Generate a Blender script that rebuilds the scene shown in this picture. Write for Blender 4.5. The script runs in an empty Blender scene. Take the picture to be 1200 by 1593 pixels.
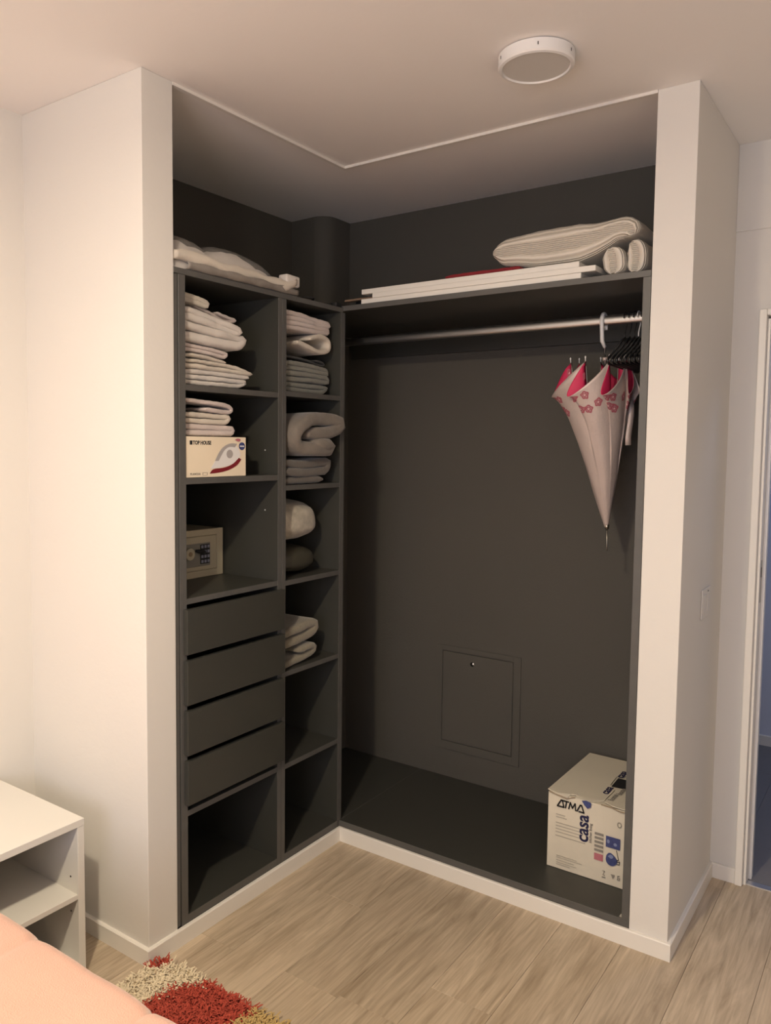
import bpy, bmesh, math, random
from mathutils import Vector, Matrix, noise
random.seed(7)
S = bpy.context.scene
COL = S.collection
PI = math.pi

# ------------------------------------------------------------------ camera
F, CX, CY = 1238.07, 540.92, 781.11
cam_d = bpy.data.cameras.new('camera')
cam = bpy.data.objects.new('camera', cam_d); COL.objects.link(cam)
yaw, pit, rol = 0.6249, -0.0702, 0.0088
fw = Vector((-math.sin(yaw)*math.cos(pit), math.cos(yaw)*math.cos(pit), math.sin(pit)))
rt = Vector((math.cos(yaw), math.sin(yaw), 0)); up = rt.cross(fw)
r2 = rt*math.cos(rol)+up*math.sin(rol); u2 = -rt*math.sin(rol)+up*math.cos(rol)
m = Matrix((r2, u2, -fw)).transposed().to_4x4(); m.translation = Vector((1.8071, -2.4681, 1.5563))
cam.matrix_world = m
cam_d.sensor_fit = 'HORIZONTAL'; cam_d.sensor_width = 36; cam_d.lens = F/1200*36
cam_d.shift_x = (600-CX)/1200; cam_d.shift_y = (CY-796.5)/1200
cam_d.clip_start = .02
S.camera = cam
# ------------------------------------------------------------------ light
S.view_settings.view_transform = 'Standard'; S.view_settings.look = 'None'
S.view_settings.gamma = 1; S.view_settings.use_curve_mapping = False
S.view_settings.exposure = 0.0
w = bpy.data.worlds.new('world'); S.world = w; w.use_nodes = True
w.node_tree.nodes['Background'].inputs[0].default_value = (.5, .55, .7, 1)
w.node_tree.nodes['Background'].inputs[1].default_value = .05
def lamp(name, typ, loc, energy, color, **k):
    l = bpy.data.lights.new(name, typ); l.energy = energy; l.color = color
    o = bpy.data.objects.new(name, l); COL.objects.link(o); o.location = loc
    rot = k.pop('rot', None)
    for a, b in k.items(): setattr(l, a, b)
    if rot: o.rotation_euler = rot
    return o
# warm room lamp hanging just under the ceiling
lamp('room_lamp', 'POINT', (.95, -2.3, 2.45), 22, (1, .845, .62), shadow_soft_size=.055)
lamp('room_lamp_disc', 'AREA', (.95, -2.3, 2.46), 43, (1, .845, .62), shape='DISK', size=.13)
# unseen cool fill added behind the camera to lift ceiling and side walls
lamp('cool_fill', 'AREA', (1.6, -4.12, 1.5), 32, (.76, .80, 1), shape='RECTANGLE', size=1.6, size_y=1.3, rot=(PI/2, 0, 0))
# unseen area light added for the cool daylight in the hall
lamp('hall_light', 'AREA', (1.9, 1.4, 2.55), 5, (.50, .66, 1), shape='RECTANGLE', size=.4, size_y=.4)

# ------------------------------------------------------------------ materials
def mat(name, col, rough=.6, bump=0, bscale=200, metal=0, spec=.5, var=0, vscale=3, sheen=0, detail=4):
    m = bpy.data.materials.new(name); m.use_nodes = True; nt = m.node_tree
    b = nt.nodes['Principled BSDF']; N = nt.nodes; L = nt.links
    b.inputs['Base Color'].default_value = (*col, 1); b.inputs['Roughness'].default_value = rough
    b.inputs['Metallic'].default_value = metal; b.inputs['Specular IOR Level'].default_value = spec
    if sheen: b.inputs['Sheen Weight'].default_value = sheen
    tc = N.new('ShaderNodeTexCoord')
    if var:
        n = N.new('ShaderNodeTexNoise'); n.inputs['Scale'].default_value = vscale; n.inputs['Detail'].default_value = detail
        L.new(tc.outputs['Object'], n.inputs['Vector'])
        r = N.new('ShaderNodeMix'); r.data_type = 'RGBA'
        r.inputs['A'].default_value = (*[c*(1-var) for c in col], 1); r.inputs['B'].default_value = (*[min(1, c*(1+var)) for c in col], 1)
        L.new(n.outputs['Fac'], r.inputs['Factor']); L.new(r.outputs['Result'], b.inputs['Base Color'])
    if bump:
        n = N.new('ShaderNodeTexNoise'); n.inputs['Scale'].default_value = bscale; n.inputs['Detail'].default_value = detail
        L.new(tc.outputs['Object'], n.inputs['Vector'])
        bp = N.new('ShaderNodeBump'); bp.inputs['Strength'].default_value = bump; bp.inputs['Distance'].default_value = .002
        L.new(n.outputs['Fac'], bp.inputs['Height']); L.new(bp.outputs['Normal'], b.inputs['Normal'])
    return m
def rgb(r, g, b):
    f = lambda c: (c/255/12.92) if c/255 <= .04045 else ((c/255+.055)/1.055)**2.4
    return (f(r), f(g), f(b))
M = {}
M['wall'] = mat('white_wall_paint', (.745, .72, .68), .85, .25, 60, var=.015, vscale=1.5)
M['ceil'] = mat('ceiling_paint', (.90, .87, .845), .9, .2, 50, var=.015, vscale=1)
M['dark'] = mat('dark_wall_paint', (.083, .077, .066), .8, .5, 140, var=.06, vscale=2)
M['lam'] = mat('grey_laminate', (.044, .044, .038), .42, .08, 300, var=.05, vscale=12)
M['edge'] = mat('grey_edge_band', (.095, .093, .088), .45, .1, 300, var=.12, vscale=30)
M['black'] = mat('black_gap', (.01, .01, .01), .7)
M['base'] = mat('white_skirting', (.82, .79, .74), .4, .05, 90)
M['white'] = mat('white_laminate', (.74, .72, .67), .4, .04, 200)
M['wplast'] = mat('white_plastic', (.82, .81, .80), .3)
M['diff'] = mat('lamp_diffuser', (.66, .64, .61), .45)
M['chrome'] = mat('chrome', (.75, .75, .75), .22, metal=1)
M['alu'] = mat('rail_metal', (.62, .61, .60), .38, metal=1)
M['hang'] = mat('black_plastic', (.012, .012, .013), .3)
M['cable'] = mat('black_rubber', (.01, .01, .01), .6)
M['sheet'] = mat('white_cotton', (.62, .575, .53), .95, .9, 70, var=.10, vscale=9, sheen=.2)
M['sheet2'] = mat('cream_cotton', (.60, .54, .46), .95, .9, 70, var=.10, vscale=14, sheen=.2)
M['pinkish'] = mat('blush_cotton', (.58, .50, .47), .95, .9, 80, var=.12, vscale=12, sheen=.2)
M['grey_t'] = mat('grey_cotton', (.19, .19, .165), .95, .8, 90, var=.12, vscale=14, sheen=.2)
M['dark_t'] = mat('charcoal_cloth', (.06, .06, .062), .9, .8, 90, var=.12, vscale=14)
M['taupe'] = mat('taupe_quilt', (.175, .150, .125), .9, .8, 45, var=.14, vscale=18, sheen=.3)
M['taupe2'] = mat('dark_taupe_quilt', (.115, .10, .085), .9, .8, 45, var=.14, vscale=18, sheen=.3)
M['beige'] = mat('beige_fleece', (.21, .185, .135), .95, .9, 120, var=.12, vscale=20, sheen=.4)
M['satin'] = mat('embossed_satin', (.44, .40, .33), .34, 1.0, 38, var=.45, vscale=38, sheen=.3)
M['olive'] = mat('dark_satin', (.050, .047, .034), .5, .4, 60, var=.1, vscale=10)
M['peach'] = mat('peach_bedspread', (.66, .385, .29), .9, .7, 320, var=.03, vscale=6, sheen=.4)
M['mattress'] = mat('mattress_cloth', (.7, .68, .64), .9)
M['card'] = mat('white_card', (.70, .64, .52), .7, .2, 40, var=.05, vscale=8)
M['cardin'] = mat('raw_card', (.30, .22, .14), .9)
M['navy'] = mat('navy_print', (.012, .012, .06), .6)
M['blackp'] = mat('black_print', (.012, .012, .014), .6)
M['greyp'] = mat('grey_print', (.26, .235, .20), .7)
M['lgreyp'] = mat('light_grey_print', (.43, .39, .32), .7)
M['bluep'] = mat('blue_print', (.05, .065, .19), .5, var=.5, vscale=60)
M['lbluep'] = mat('pale_blue_print', (.22, .26, .42), .5)
M['pinkp'] = mat('pink_print', (.48, .16, .19), .6)
M['redp'] = mat('red_print', (.20, .012, .02), .5)
M['silverp'] = mat('silver_print', (.42, .39, .38), .5)
M['ironbox'] = mat('iron_box_card', (.86, .75, .58), .45, var=.08, vscale=7)
M['safe'] = mat('safe_enamel', (.50, .45, .33), .45, .3, 300)
M['safep'] = mat('safe_panel', (.24, .23, .20), .4)
M['key'] = mat('keypad_button', (.28, .29, .38), .35)
M['wood'] = mat('brown_wood', (.18, .12, .08), .6)
M['maroon'] = mat('red_cloth', (.22, .015, .02), .9, .6, 80)
M['pinkin'] = mat('pink_lining', (.62, .025, .10), .6, .2, 80)
M['flower'] = mat('flower_print', (.40, .10, .13), .6)
M['flowerc'] = mat('flower_light_print', (.75, .48, .48), .6)
M['brass'] = mat('dull_metal', (.40, .37, .32), .35, metal=1)
M['hallblue'] = mat('hall_paint', (.62, .66, .78), .85)

def silver():
    m = mat('silver_umbrella_fabric', (.60, .50, .46), .5, .5, 120, var=.07, vscale=14)
    m.node_tree.nodes['Principled BSDF'].inputs['Metallic'].default_value = .25
    return m
M['silver'] = silver()

def ribbed():
    m = mat('ribbed_cotton', (.68, .63, .55), .95)
    nt = m.node_tree; N = nt.nodes; L = nt.links; b = N['Principled BSDF']
    uv = N.new('ShaderNodeUVMap')
    wv = N.new('ShaderNodeTexWave'); wv.inputs['Scale'].default_value = 17; wv.bands_direction = 'Y'
    wv.inputs['Distortion'].default_value = 0; wv.inputs['Detail Scale'].default_value = .4
    L.new(uv.outputs['UV'], wv.inputs['Vector'])
    bp = N.new('ShaderNodeBump'); bp.inputs['Strength'].default_value = .9; bp.inputs['Distance'].default_value = .004
    L.new(wv.outputs['Fac'], bp.inputs['Height']); L.new(bp.outputs['Normal'], b.inputs['Normal'])
    r = N.new('ShaderNodeMix'); r.data_type = 'RGBA'
    r.inputs['A'].default_value = (.55, .50, .42, 1); r.inputs['B'].default_value = (.72, .67, .59, 1)
    L.new(wv.outputs['Fac'], r.inputs['Factor']); L.new(r.outputs['Result'], b.inputs['Base Color'])
    return m
M['rib'] = ribbed()

def plank_mat():
    m = bpy.data.materials.new('oak_laminate'); m.use_nodes = True
    nt = m.node_tree; N = nt.nodes; L = nt.links; b = N['Principled BSDF']
    g = N.new('ShaderNodeNewGeometry'); oi = N.new('ShaderNodeObjectInfo')
    mul = N.new('ShaderNodeMath'); mul.operation = 'MULTIPLY'; mul.inputs[1].default_value = 37
    L.new(oi.outputs['Random'], mul.inputs[0])
    comb = N.new('ShaderNodeCombineXYZ'); L.new(mul.outputs[0], comb.inputs[0]); L.new(mul.outputs[0], comb.inputs[1])
    add = N.new('ShaderNodeVectorMath'); L.new(g.outputs['Position'], add.inputs[0]); L.new(comb.outputs[0], add.inputs[1])
    mp = N.new('ShaderNodeMapping'); mp.inputs['Scale'].default_value = (9, .9, 1); L.new(add.outputs[0], mp.inputs['Vector'])
    n1 = N.new('ShaderNodeTexNoise'); n1.inputs['Scale'].default_value = 2.2; n1.inputs['Detail'].default_value = 8; n1.inputs['Distortion'].default_value = 1.6
    n1.inputs['Roughness'].default_value = .62
    L.new(mp.outputs[0], n1.inputs['Vector'])
    mp2 = N.new('ShaderNodeMapping'); mp2.inputs['Scale'].default_value = (90, 4, 1); L.new(add.outputs[0], mp2.inputs['Vector'])
    n2 = N.new('ShaderNodeTexNoise'); n2.inputs['Scale'].default_value = 1.5; n2.inputs['Detail'].default_value = 5
    L.new(mp2.outputs[0], n2.inputs['Vector'])
    cr = N.new('ShaderNodeValToRGB'); e = cr.color_ramp.elements
    e[0].position = .28; e[0].color = (.39, .30, .205, 1); e[1].position = .72; e[1].color = (.68, .56, .42, 1)
    k = e.new(.5); k.color = (.55, .445, .325, 1)
    L.new(n1.outputs['Fac'], cr.inputs[0])
    mx = N.new('ShaderNodeMix'); mx.data_type = 'RGBA'; mx.blend_type = 'MULTIPLY'; mx.inputs['Factor'].default_value = 1
    cr2 = N.new('ShaderNodeValToRGB'); cr2.color_ramp.elements[0].position = .3; cr2.color_ramp.elements[0].color = (.78, .77, .75, 1); cr2.color_ramp.elements[1].position = .65
    L.new(n2.outputs['Fac'], cr2.inputs[0]); L.new(cr.outputs[0], mx.inputs['A']); L.new(cr2.outputs[0], mx.inputs['B'])
    mr = N.new('ShaderNodeMapRange'); mr.inputs['To Min'].default_value = .88; mr.inputs['To Max'].default_value = 1.1
    L.new(oi.outputs['Random'], mr.inputs[0])
    sc = N.new('ShaderNodeVectorMath'); sc.operation = 'SCALE'; L.new(mx.outputs['Result'], sc.inputs[0]); L.new(mr.outputs[0], sc.inputs['Scale'])
    L.new(sc.outputs[0], b.inputs['Base Color'])
    b.inputs['Roughness'].default_value = .5
    bp = N.new('ShaderNodeBump'); bp.inputs['Strength'].default_value = .15; bp.inputs['Distance'].default_value = .001
    L.new(n2.outputs['Fac'], bp.inputs['Height']); L.new(bp.outputs['Normal'], b.inputs['Normal'])
    return m
M['plank'] = plank_mat()
M['hall_plank'] = mat('grey_hall_floor', (.20, .19, .195), .5, var=.12, vscale=8)

def film():
    m = bpy.data.materials.new('clear_film'); m.use_nodes = True; nt = m.node_tree; N = nt.nodes; L = nt.links
    b = N['Principled BSDF']; b.inputs['Base Color'].default_value = (.7, .68, .66, 1); b.inputs['Roughness'].default_value = .12
    b.inputs['Specular IOR Level'].default_value = 1
    b.inputs['Alpha'].default_value = .22
    return m
M['film'] = film()
M['slack'] = mat('cloudy_film', (.26, .235, .21), .35, .6, 60, var=.3, vscale=40)

# ------------------------------------------------------------------ helpers
def link(name, me, material=None, parent=None, smooth=False):
    o = bpy.data.objects.new(name, me); COL.objects.link(o)
    if material is not None and not me.materials: me.materials.append(material)
    if parent is not None: o.parent = parent
    if smooth:
        for p in me.polygons: p.use_smooth = True
    return o
def from_bm(name, bm, material, parent=None, smooth=False, recalc=True):
    if recalc: bmesh.ops.recalc_face_normals(bm, faces=bm.faces)
    me = bpy.data.meshes.new(name); bm.to_mesh(me); bm.free()
    return link(name, me, material, parent, smooth)
def bm_box(bm, a, b, bevel=0, seg=1):
    r = bmesh.ops.create_cube(bm, size=1)
    vs = r['verts']
    c = [(a[i]+b[i])/2 for i in range(3)]; s = [abs(b[i]-a[i]) for i in range(3)]
    for v in vs: v.co = Vector((c[0]+v.co.x*s[0], c[1]+v.co.y*s[1], c[2]+v.co.z*s[2]))
    if bevel:
        es = list({e for v in vs for e in v.link_edges})
        bmesh.ops.bevel(bm, geom=es, offset=bevel, segments=seg, affect='EDGES', profile=.5)
def box(name, a, b, material, parent=None, bevel=.0008, seg=1):
    """a box mesh with its origin at its own centre, given in world coordinates"""
    bm = bmesh.new(); pl = base_loc(parent)
    c = Vector([(a[i]+b[i])/2 for i in range(3)])
    bm_box(bm, [a[i]-c[i] for i in range(3)], [b[i]-c[i] for i in range(3)], bevel, seg)
    o = from_bm(name, bm, material, parent); o.location = c-pl
    return o
def base_loc(p):
    v = Vector((0, 0, 0))
    while p is not None:
        v += p.location; p = p.parent
    return v
def tag(o, label=None, cat=None, group=None, kind=None):
    if label: o['label'] = label
    if cat: o['category'] = cat
    if group: o['group'] = group
    if kind: o['kind'] = kind
    return o
def thing(name, loc, label, cat, group=None):
    o = bpy.data.objects.new(name, None); COL.objects.link(o); o.location = loc; o.empty_display_size = .05
    return tag(o, label, cat, group)
def struct(o): o['kind'] = 'structure'; return o
def tube(bm, pts, r, n=8, closed=False):
    pts = [Vector(p) for p in pts]; rings = []
    rr = r if isinstance(r, (list, tuple)) else [r]*len(pts)
    prev = None
    for i, p in enumerate(pts):
        if closed: t = pts[(i+1) % len(pts)]-pts[i-1]
        else: t = pts[min(i+1, len(pts)-1)]-pts[max(i-1, 0)]
        t.normalize()
        a = prev if prev is not None else (Vector((0, 0, 1)) if abs(t.z) < .9 else Vector((1, 0, 0)))
        u = (a-t*a.dot(t)).normalized(); prev = u; v = t.cross(u)
        rings.append([bm.verts.new(p+(u*math.cos(2*PI*k/n)+v*math.sin(2*PI*k/n))*rr[i]) for k in range(n)])
    L = len(rings)
    for i in range(L if closed else L-1):
        A, B = rings[i], rings[(i+1) % L]
        for k in range(n): bm.faces.new((A[k], A[(k+1) % n], B[(k+1) % n], B[k]))
    if not closed:
        bm.faces.new(rings[0][::-1]); bm.faces.new(rings[-1])
def cyl(bm, c, r, h, axis='z', n=24, r2=None):
    r2 = r if r2 is None else r2
    ax = {'x': Vector((1, 0, 0)), 'y': Vector((0, 1, 0)), 'z': Vector((0, 0, 1))}[axis]
    tube(bm, [Vector(c)-ax*h/2, Vector(c)+ax*h/2], [r, r2], n)
def local(bm, parent):
    bmesh.ops.translate(bm, verts=bm.verts, vec=-base_loc(parent))
def part(name, bm, material, parent, smooth=False):
    local(bm, parent); return from_bm(name, bm, material, parent, smooth)
def autosmooth(o, ang=.6):
    me = o.data
    for p in me.polygons: p.use_smooth = True
    bm = bmesh.new(); bm.from_mesh(me)
    for e in bm.edges:
        if len(e.link_faces) == 2 and e.calc_face_angle(0) > ang: e.smooth = False
    bm.to_mesh(me); bm.free(); return o

H = 2.6; W1 = 1.13; W2 = 1.2455; L1 = .845; L2 = .959; DR = .6334; DL = .6405; YD = .600
HB = .054
# ------------------------------------------------------------------ the room shell
floor = struct(box('floor', (-.9, -4.5, -.06), (3.2, 2.4, -.012), M['black'], bevel=0))
PW = .1915
pm = {}
def plank(x0, y0, y1, mk='plank'):
    ln = (round(y1-y0, 3), mk)
    if ln not in pm:
        bm = bmesh.new(); bm_box(bm, (-PW/2+.0004, -ln[0]/2+.0004, -.012), (PW/2-.0004, ln[0]/2-.0004, 0), .0007)
        bmesh.ops.recalc_face_normals(bm, faces=bm.faces)
        me = bpy.data.meshes.new('plank'); bm.to_mesh(me); bm.free(); me.materials.append(M[mk]); pm[ln] = me
    o = bpy.data.objects.new('plank', pm[ln]); COL.objects.link(o); o.parent = floor
    o.location = Vector((x0+PW/2, (y0+y1)/2, 0))-floor.location
k0 = -6
for k in range(k0, 14):
    x0 = .345+PW*k
    if x0 > 2.85: break
    st = {0: -.737, 2: -.541}.get(k, -.541+((k*.417) % 1.22)-.6)
    y = st-1.22*4
    yend = 2.2 if x0 > 1.1 else .02
    if x0 > 0 and x0 < 1.1: yend = 0
    if x0+PW < 0: yend = -.959
    elif x0 < 0: yend = 0
    while y < yend:
        a, b = max(y, -4.3), min(y+1.22, yend)
        if x0 > 1.1 and b > .622:
            if a < .622: plank(x0, a, .622)
            plank(x0, max(a, .622), b, 'hall_plank')
        elif b-a > .01: plank(x0, a, b)
        y += 1.22
struct(box('ceiling', (-.9, -4.5, H), (3.2, 2.4, H+.1), M['ceil'], bevel=0))
struct(box('wall_left', (-.80, -4.4, 0), (-.576, -L2+.001, H), M['wall'], bevel=0))
struct(box('wall_closet_left', (-.80, -L2+.002, 0), (-DL, DR, H), M['dark'], bevel=0))
struct(box('wall_partition_left', (-DL, -L2, 0), (0, -L1, H), M['wall'], bevel=.002, seg=2))
struct(box('wall_partition_right', (W1, 0, 0), (W2, DR, H), M['wall'], bevel=.002, seg=2))
struct(box('wall_closet_back', (-.80, DR, 0), (W1+.06, DR+.12, H), M['dark'], bevel=0))
struct(box('wall_behind_camera', (-.80, -4.4, 0), (3.1, -4.2, H), M['wall'], bevel=0))
struct(box('wall_right', (2.9, -4.2, 0), (3.1, 2.3, H), M['wall'], bevel=0))
# wall with the doorway
wb = bmesh.new()
bm_box(wb, (W1+.062, YD, 0), (1.357, YD+.10, H)); bm_box(wb, (1.357, YD, 2.012), (2.12, YD+.10, H)); bm_box(wb, (2.12, YD, 0), (2.9, YD+.10, H))
struct(from_bm('wall_door_side', wb, M['wall']))
struct(box('trim_1', (W2, YD-.005, 2.306), (2.9, YD, H), M['wall'], bevel=.001))
struct(box('wall_hall_back', (.9, 2.16, 0), (2.9, 2.28, H), M['hallblue'], bevel=0))
struct(box('wall_hall_left', (.85, YD+.16, 0), (.95, 2.16, H), M['hallblue'], bevel=0))
# rounded column in the closet corner
bm = bmesh.new()
pts = [(-DL, DR), (-DL, .458), (-.50, .452)]
for i in range(7):
    a = -PI/2+PI/2*i/6; pts.append((-.50+.07*math.cos(a), .452+.07+.07*math.sin(a)))
pts.append((-.43, DR))
vb = [bm.verts.new((x, y, 0)) for x, y in pts]; f = bm.faces.new(vb)
r = bmesh.ops.extrude_face_region(bm, geom=[f])
bmesh.ops.translate(bm, verts=[v for v in r['geom'] if isinstance(v, bmesh.types.BMVert)], vec=(0, 0, H))
col = struct(from_bm('column', bm, M['dark'])); autosmooth(col, .5)

# thin white bead on the ceiling round the closet opening
bm = bmesh.new()
bm_box(bm, (-.012, -L1, H-.009), (.002, .012, H)); bm_box(bm, (.002, -.002, H-.009), (W1, .012, H))
struct(from_bm('trim_2', bm, M['base']))

def skirting(name, path, closed_top=True):
    """board swept along path (x, y); outer side to the right of travel"""
    t = .012; hh = HB
    bm = bmesh.new(); n = len(path); P = [Vector(p) for p in path]
    offs = []
    for i in range(n):
        d1 = (P[i]-P[i-1]).normalized() if i else (P[1]-P[0]).normalized()
        d2 = (P[i+1]-P[i]).normalized() if i < n-1 else d1
        n1 = Vector((d1.y, -d1.x)); n2 = Vector((d2.y, -d2.x)); mm = (n1+n2).normalized()
        offs.append(mm/max(.2, mm.dot(n1)))
    prof = [(0, 0), (t, 0), (t, hh-.003), (t-.003, hh), (0, hh)]
    rings = [[bm.verts.new((P[i].x+offs[i].x*a, P[i].y+offs[i].y*a, z)) for a, z in prof] for i in range(n)]
    for i in range(n-1):
        for k in range(5): bm.faces.new((rings[i][k], rings[i][(k+1) % 5], rings[i+1][(k+1) % 5], rings[i+1][k]))
    bm.faces.new(rings[0]); bm.faces.new(rings[-1][::-1])
    return struct(from_bm(name, bm, M['base']))
skirting('baseboard_closet', [(-.576, -L2), (0, -L2), (0, 0), (W2, 0), (W2, YD), (1.331, YD)])
skirting('baseboard_left', [(-.576, -4.2), (-.576, -L2-.012)])
skirting('baseboard_hall', [(.96, 2.16), (2.9, 2.16)])

# doorway
d1 = bpy.data.objects.new('door_1', None); COL.objects.link(d1); d1.location = (1.74, YD, 0); d1['kind'] = 'structure'
bm = bmesh.new(); bm_box(bm, (1.332, YD-.020, 0), (1.356, YD, 2.034), .003, 2); bm_box(bm, (2.124, YD-.020, 0), (2.148, YD, 2.034), .003, 2)
bm_box(bm, (1.356, YD-.020, 2.012), (2.124, YD, 2.034), .003, 2)
part('door_casing', bm, M['base'], d1)
bm = bmesh.new(); bm_box(bm, (1.3575, YD, 0), (1.366, YD+.10, 2.003), .001); bm_box(bm, (2.111, YD, 0), (2.1195, YD+.10, 2.003), .001)
bm_box(bm, (1.366, YD, 1.995), (2.111, YD+.10, 2.003), .001)
part('door_jamb', bm, M['base'], d1)
bm = bmesh.new(); bm_box(bm, (1.366, YD+.055, 0), (1.376, YD+.085, 1.995), .001); bm_box(bm, (2.101, YD+.055, 0), (2.111, YD+.085, 1.995), .001)
part('door_stop', bm, M['wplast'], d1)
box('strike_plate', (1.3655, YD+.018, 1.02), (1.3668, YD+.040, 1.17), M['brass'], d1)
box('strike_hole', (1.3662, YD+.022, 1.11), (1.3674, YD+.034, 1.145), M['black'], d1, 0)
box('threshold_strip', (1.366, YD+.005, -.001), (2.111, YD+.038, .004), M['alu'], d1, .001)

tag(box('wall_panel', (1.10, 2.140, 1.536), (1.23, 2.158, 1.642), M['blackp'], bevel=.003, seg=2), 'small black rectangular panel on the blue hall wall beyond the doorway', 'panel')

# switch plate
sw = thing('light_switch', (W2, .337, 1.05), 'white light switch plate on the side of the right wall block', 'switch')
box('cover_plate', (W2+.0005, .275, 1.003), (W2+.0045, .395, 1.10), M['wall'], sw, .002, 2)
for y in (.305, .365): box('rocker', (W2+.004, y-.018, 1.022), (W2+.006, y+.018, 1.082), M['wall'], sw, .001)
box('rocker_marker', (W2+.0042, .352, 1.086), (W2+.0050, .364, 1.090), M['blackp'], sw, 0)

# ------------------------------------------------------------------ closet carcasses
T = .018; ST = 2.060; TOPZ = 2.078
def board(name, a, b, parent, front='x'):
    o = box(name, a, b, M['lam'], parent, .0006)
    return banded(o, front)
def banded(o, front='x'):
    # the sawn front edge carries a paler edge band
    o.data.materials.append(M['edge'])
    for p in o.data.polygons:
        if (p.normal.x if front == 'x' else -p.normal.y) > .5: p.material_index = 1
    return o
BZ = HB+.001
# unit with drawers
XB = -DL+.002
u1 = thing('drawer_cabinet', (-.3, -.6, 0), 'dark grey open shelving cabinet with four stacked drawers, beside the left white wall end', 'cabinet')
board('filler_strip', (-.02, -.844, BZ), (-.004, -.828, ST), u1)
board('side_panel', (XB, -.8275, BZ), (0, -.800, ST), u1)
board('side_panel', (XB, -.375, BZ), (0, -.3545, ST), u1)
board('base_panel', (XB+.01, -.800, BZ), (-.0005, -.375, .080), u1)
board('back_panel', (XB, -.800, .080), (XB+.006, -.375, ST), u1)
for z0, z1 in ((1.720, 1.738), (1.436, 1.455), (1.067, 1.085), (.398, .416)):
    board('shelf', (XB+.006, -.800, z0), (-.001, -.375, z1), u1)
for zt in (1.054, .896, .738, .580):
    dr = bpy.data.objects.new('drawer', None); COL.objects.link(dr); dr.parent = u1; dr.location = Vector((.009, -.588, zt-.07))-u1.location
    box('drawer_front', (.001, -.815, zt-.139), (.019, -.359, zt), M['lam'], dr, .0012, 2)
    bm = bmesh.new()
    bm_box(bm, (-.45, -.790, zt-.125), (.001, -.778, zt-.040)); bm_box(bm, (-.45, -.397, zt-.125), (.001, -.385, zt-.040))
    bm_box(bm, (-.46, -.790, zt-.125), (-.45, -.385, zt-.040)); bm_box(bm, (-.45, -.778, zt-.125), (.001, -.397, zt-.119))
    part('drawer_box', bm, M['lam'], dr)
for z in (1.54, 1.33):      # shelf pin holes with pale plugs
    bm = bmesh.new(); cyl(bm, (-.06, -.3755, z), .0025, .001, 'y', 10); part('shelf_pin', bm, M['wplast'], u1)
u2 = thing('narrow_cabinet', (-.3, -.18, 0), 'dark grey narrow open shelving cabinet of six bays in the inner corner of the closet', 'cabinet')
board('side_panel', (XB, -.3535, BZ), (0, -.333, ST), u2)
board('side_panel', (XB, -.015, BZ), (0, -.0008, ST), u2)
board('base_panel', (XB+.01, -.333, BZ), (-.0005, -.015, .080), u2)
board('back_panel', (XB, -.333, .080), (XB+.006, -.015, ST), u2)
for z0, z1 in ((1.728, 1.746), (1.399, 1.417), (1.061, 1.079), (.733, .751), (.394, .412)):
    board('shelf', (XB+.006, -.333, z0), (-.001, -.015, z1), u2)
tb = tag(banded(box('top_board', (XB, -.844, ST+.0005), (0, -.0008, TOPZ), M['lam'], bevel=.0008)), 'long dark grey top board lying over both left shelving cabinets', 'board')
# right hand hanging wardrobe
u3 = thing('hanging_wardrobe', (.55, .3, 0), 'dark grey open hanging wardrobe bay with floor board, top shelf and rail', 'wardrobe')
board('side_panel', (XB, -.0004, BZ), (-.0002, .0125, ST), u3)
board('base_panel', (0, 0, BZ), (W1-.001, DR-.002, .078), u3, 'y')
board('base_panel', (XB, .014, BZ), (-.0005, DR-.002, .078), u3)
board('side_panel', (1.106, 0, .0785), (W1-.001, DR-.002, 2.066), u3, 'y')
bm = bmesh.new()
bm_box(bm, (.001, 0, 2.0665), (W1-.001, DR-.002, 2.0855), .0008); bm_box(bm, (-.425, 0, 2.0665), (.001, DR-.002, 2.0855), .0008)
banded(part('top_shelf', bm, M['lam'], u3), 'y')
board('rear_batten', (-.40, DR-.020, 1.963), (1.105, DR-.002, 2.066), u3)
bm = bmesh.new(); n = 20; rings = []
for x in (-.62, 1.100):
    rings.append([bm.verts.new((x, .33+.0085*math.cos(2*PI*k/n), 2.0+.016*math.sin(2*PI*k/n))) for k in range(n)])
for k in range(n): bm.faces.new((rings[0][k], rings[0][(k+1) % n], rings[1][(k+1) % n], rings[1][k]))
bm.faces.new(rings[0]); bm.faces.new(rings[1][::-1])
autosmooth(part('hanging_rail', bm, M['alu'], u3), .8)
bm = bmesh.new(); cyl(bm, (1.102, .33, 2.0), .024, .008, 'x', 20); part('rail_socket', bm, M['chrome'], u3)
box('metal_bracket', (1.098, .004, .0785), (1.128, .020, .081), M['chrome'], u3, 0)

# access hatch on the back wall
ha = thing('access_hatch', (.28, DR, .2), 'square flush access hatch with a small lock, painted like the dark back wall', 'hatch')
y1 = DR-.0005
bm = bmesh.new()
for a, b in (((.080, .203), (.106, .675)), ((.448, .203), (.480, .675)), ((.106, .203), (.448, .240)), ((.106, .652), (.448, .675))):
    bm_box(bm, (a[0], y1-.005, a[1]), (b[0], y1, b[1]), .0008)
part('hatch_frame', bm, M['dark'], ha)
box('hatch_door', (.109, y1-.006, .243), (.4445, y1, .649), M['dark'], ha, .001)
bm = bmesh.new(); cyl(bm, (.257, y1-.008, .611), .0095, .006, 'y', 18); lk = part('lock', bm, M['chrome'], ha, True)
box('keyhole', (.2555, y1-.0118, .606), (.2585, y1-.0108, .616), M['black'], lk, 0)
for c in ((.43, .3), (.9, .52), (.35, 1.2)): pass

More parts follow.
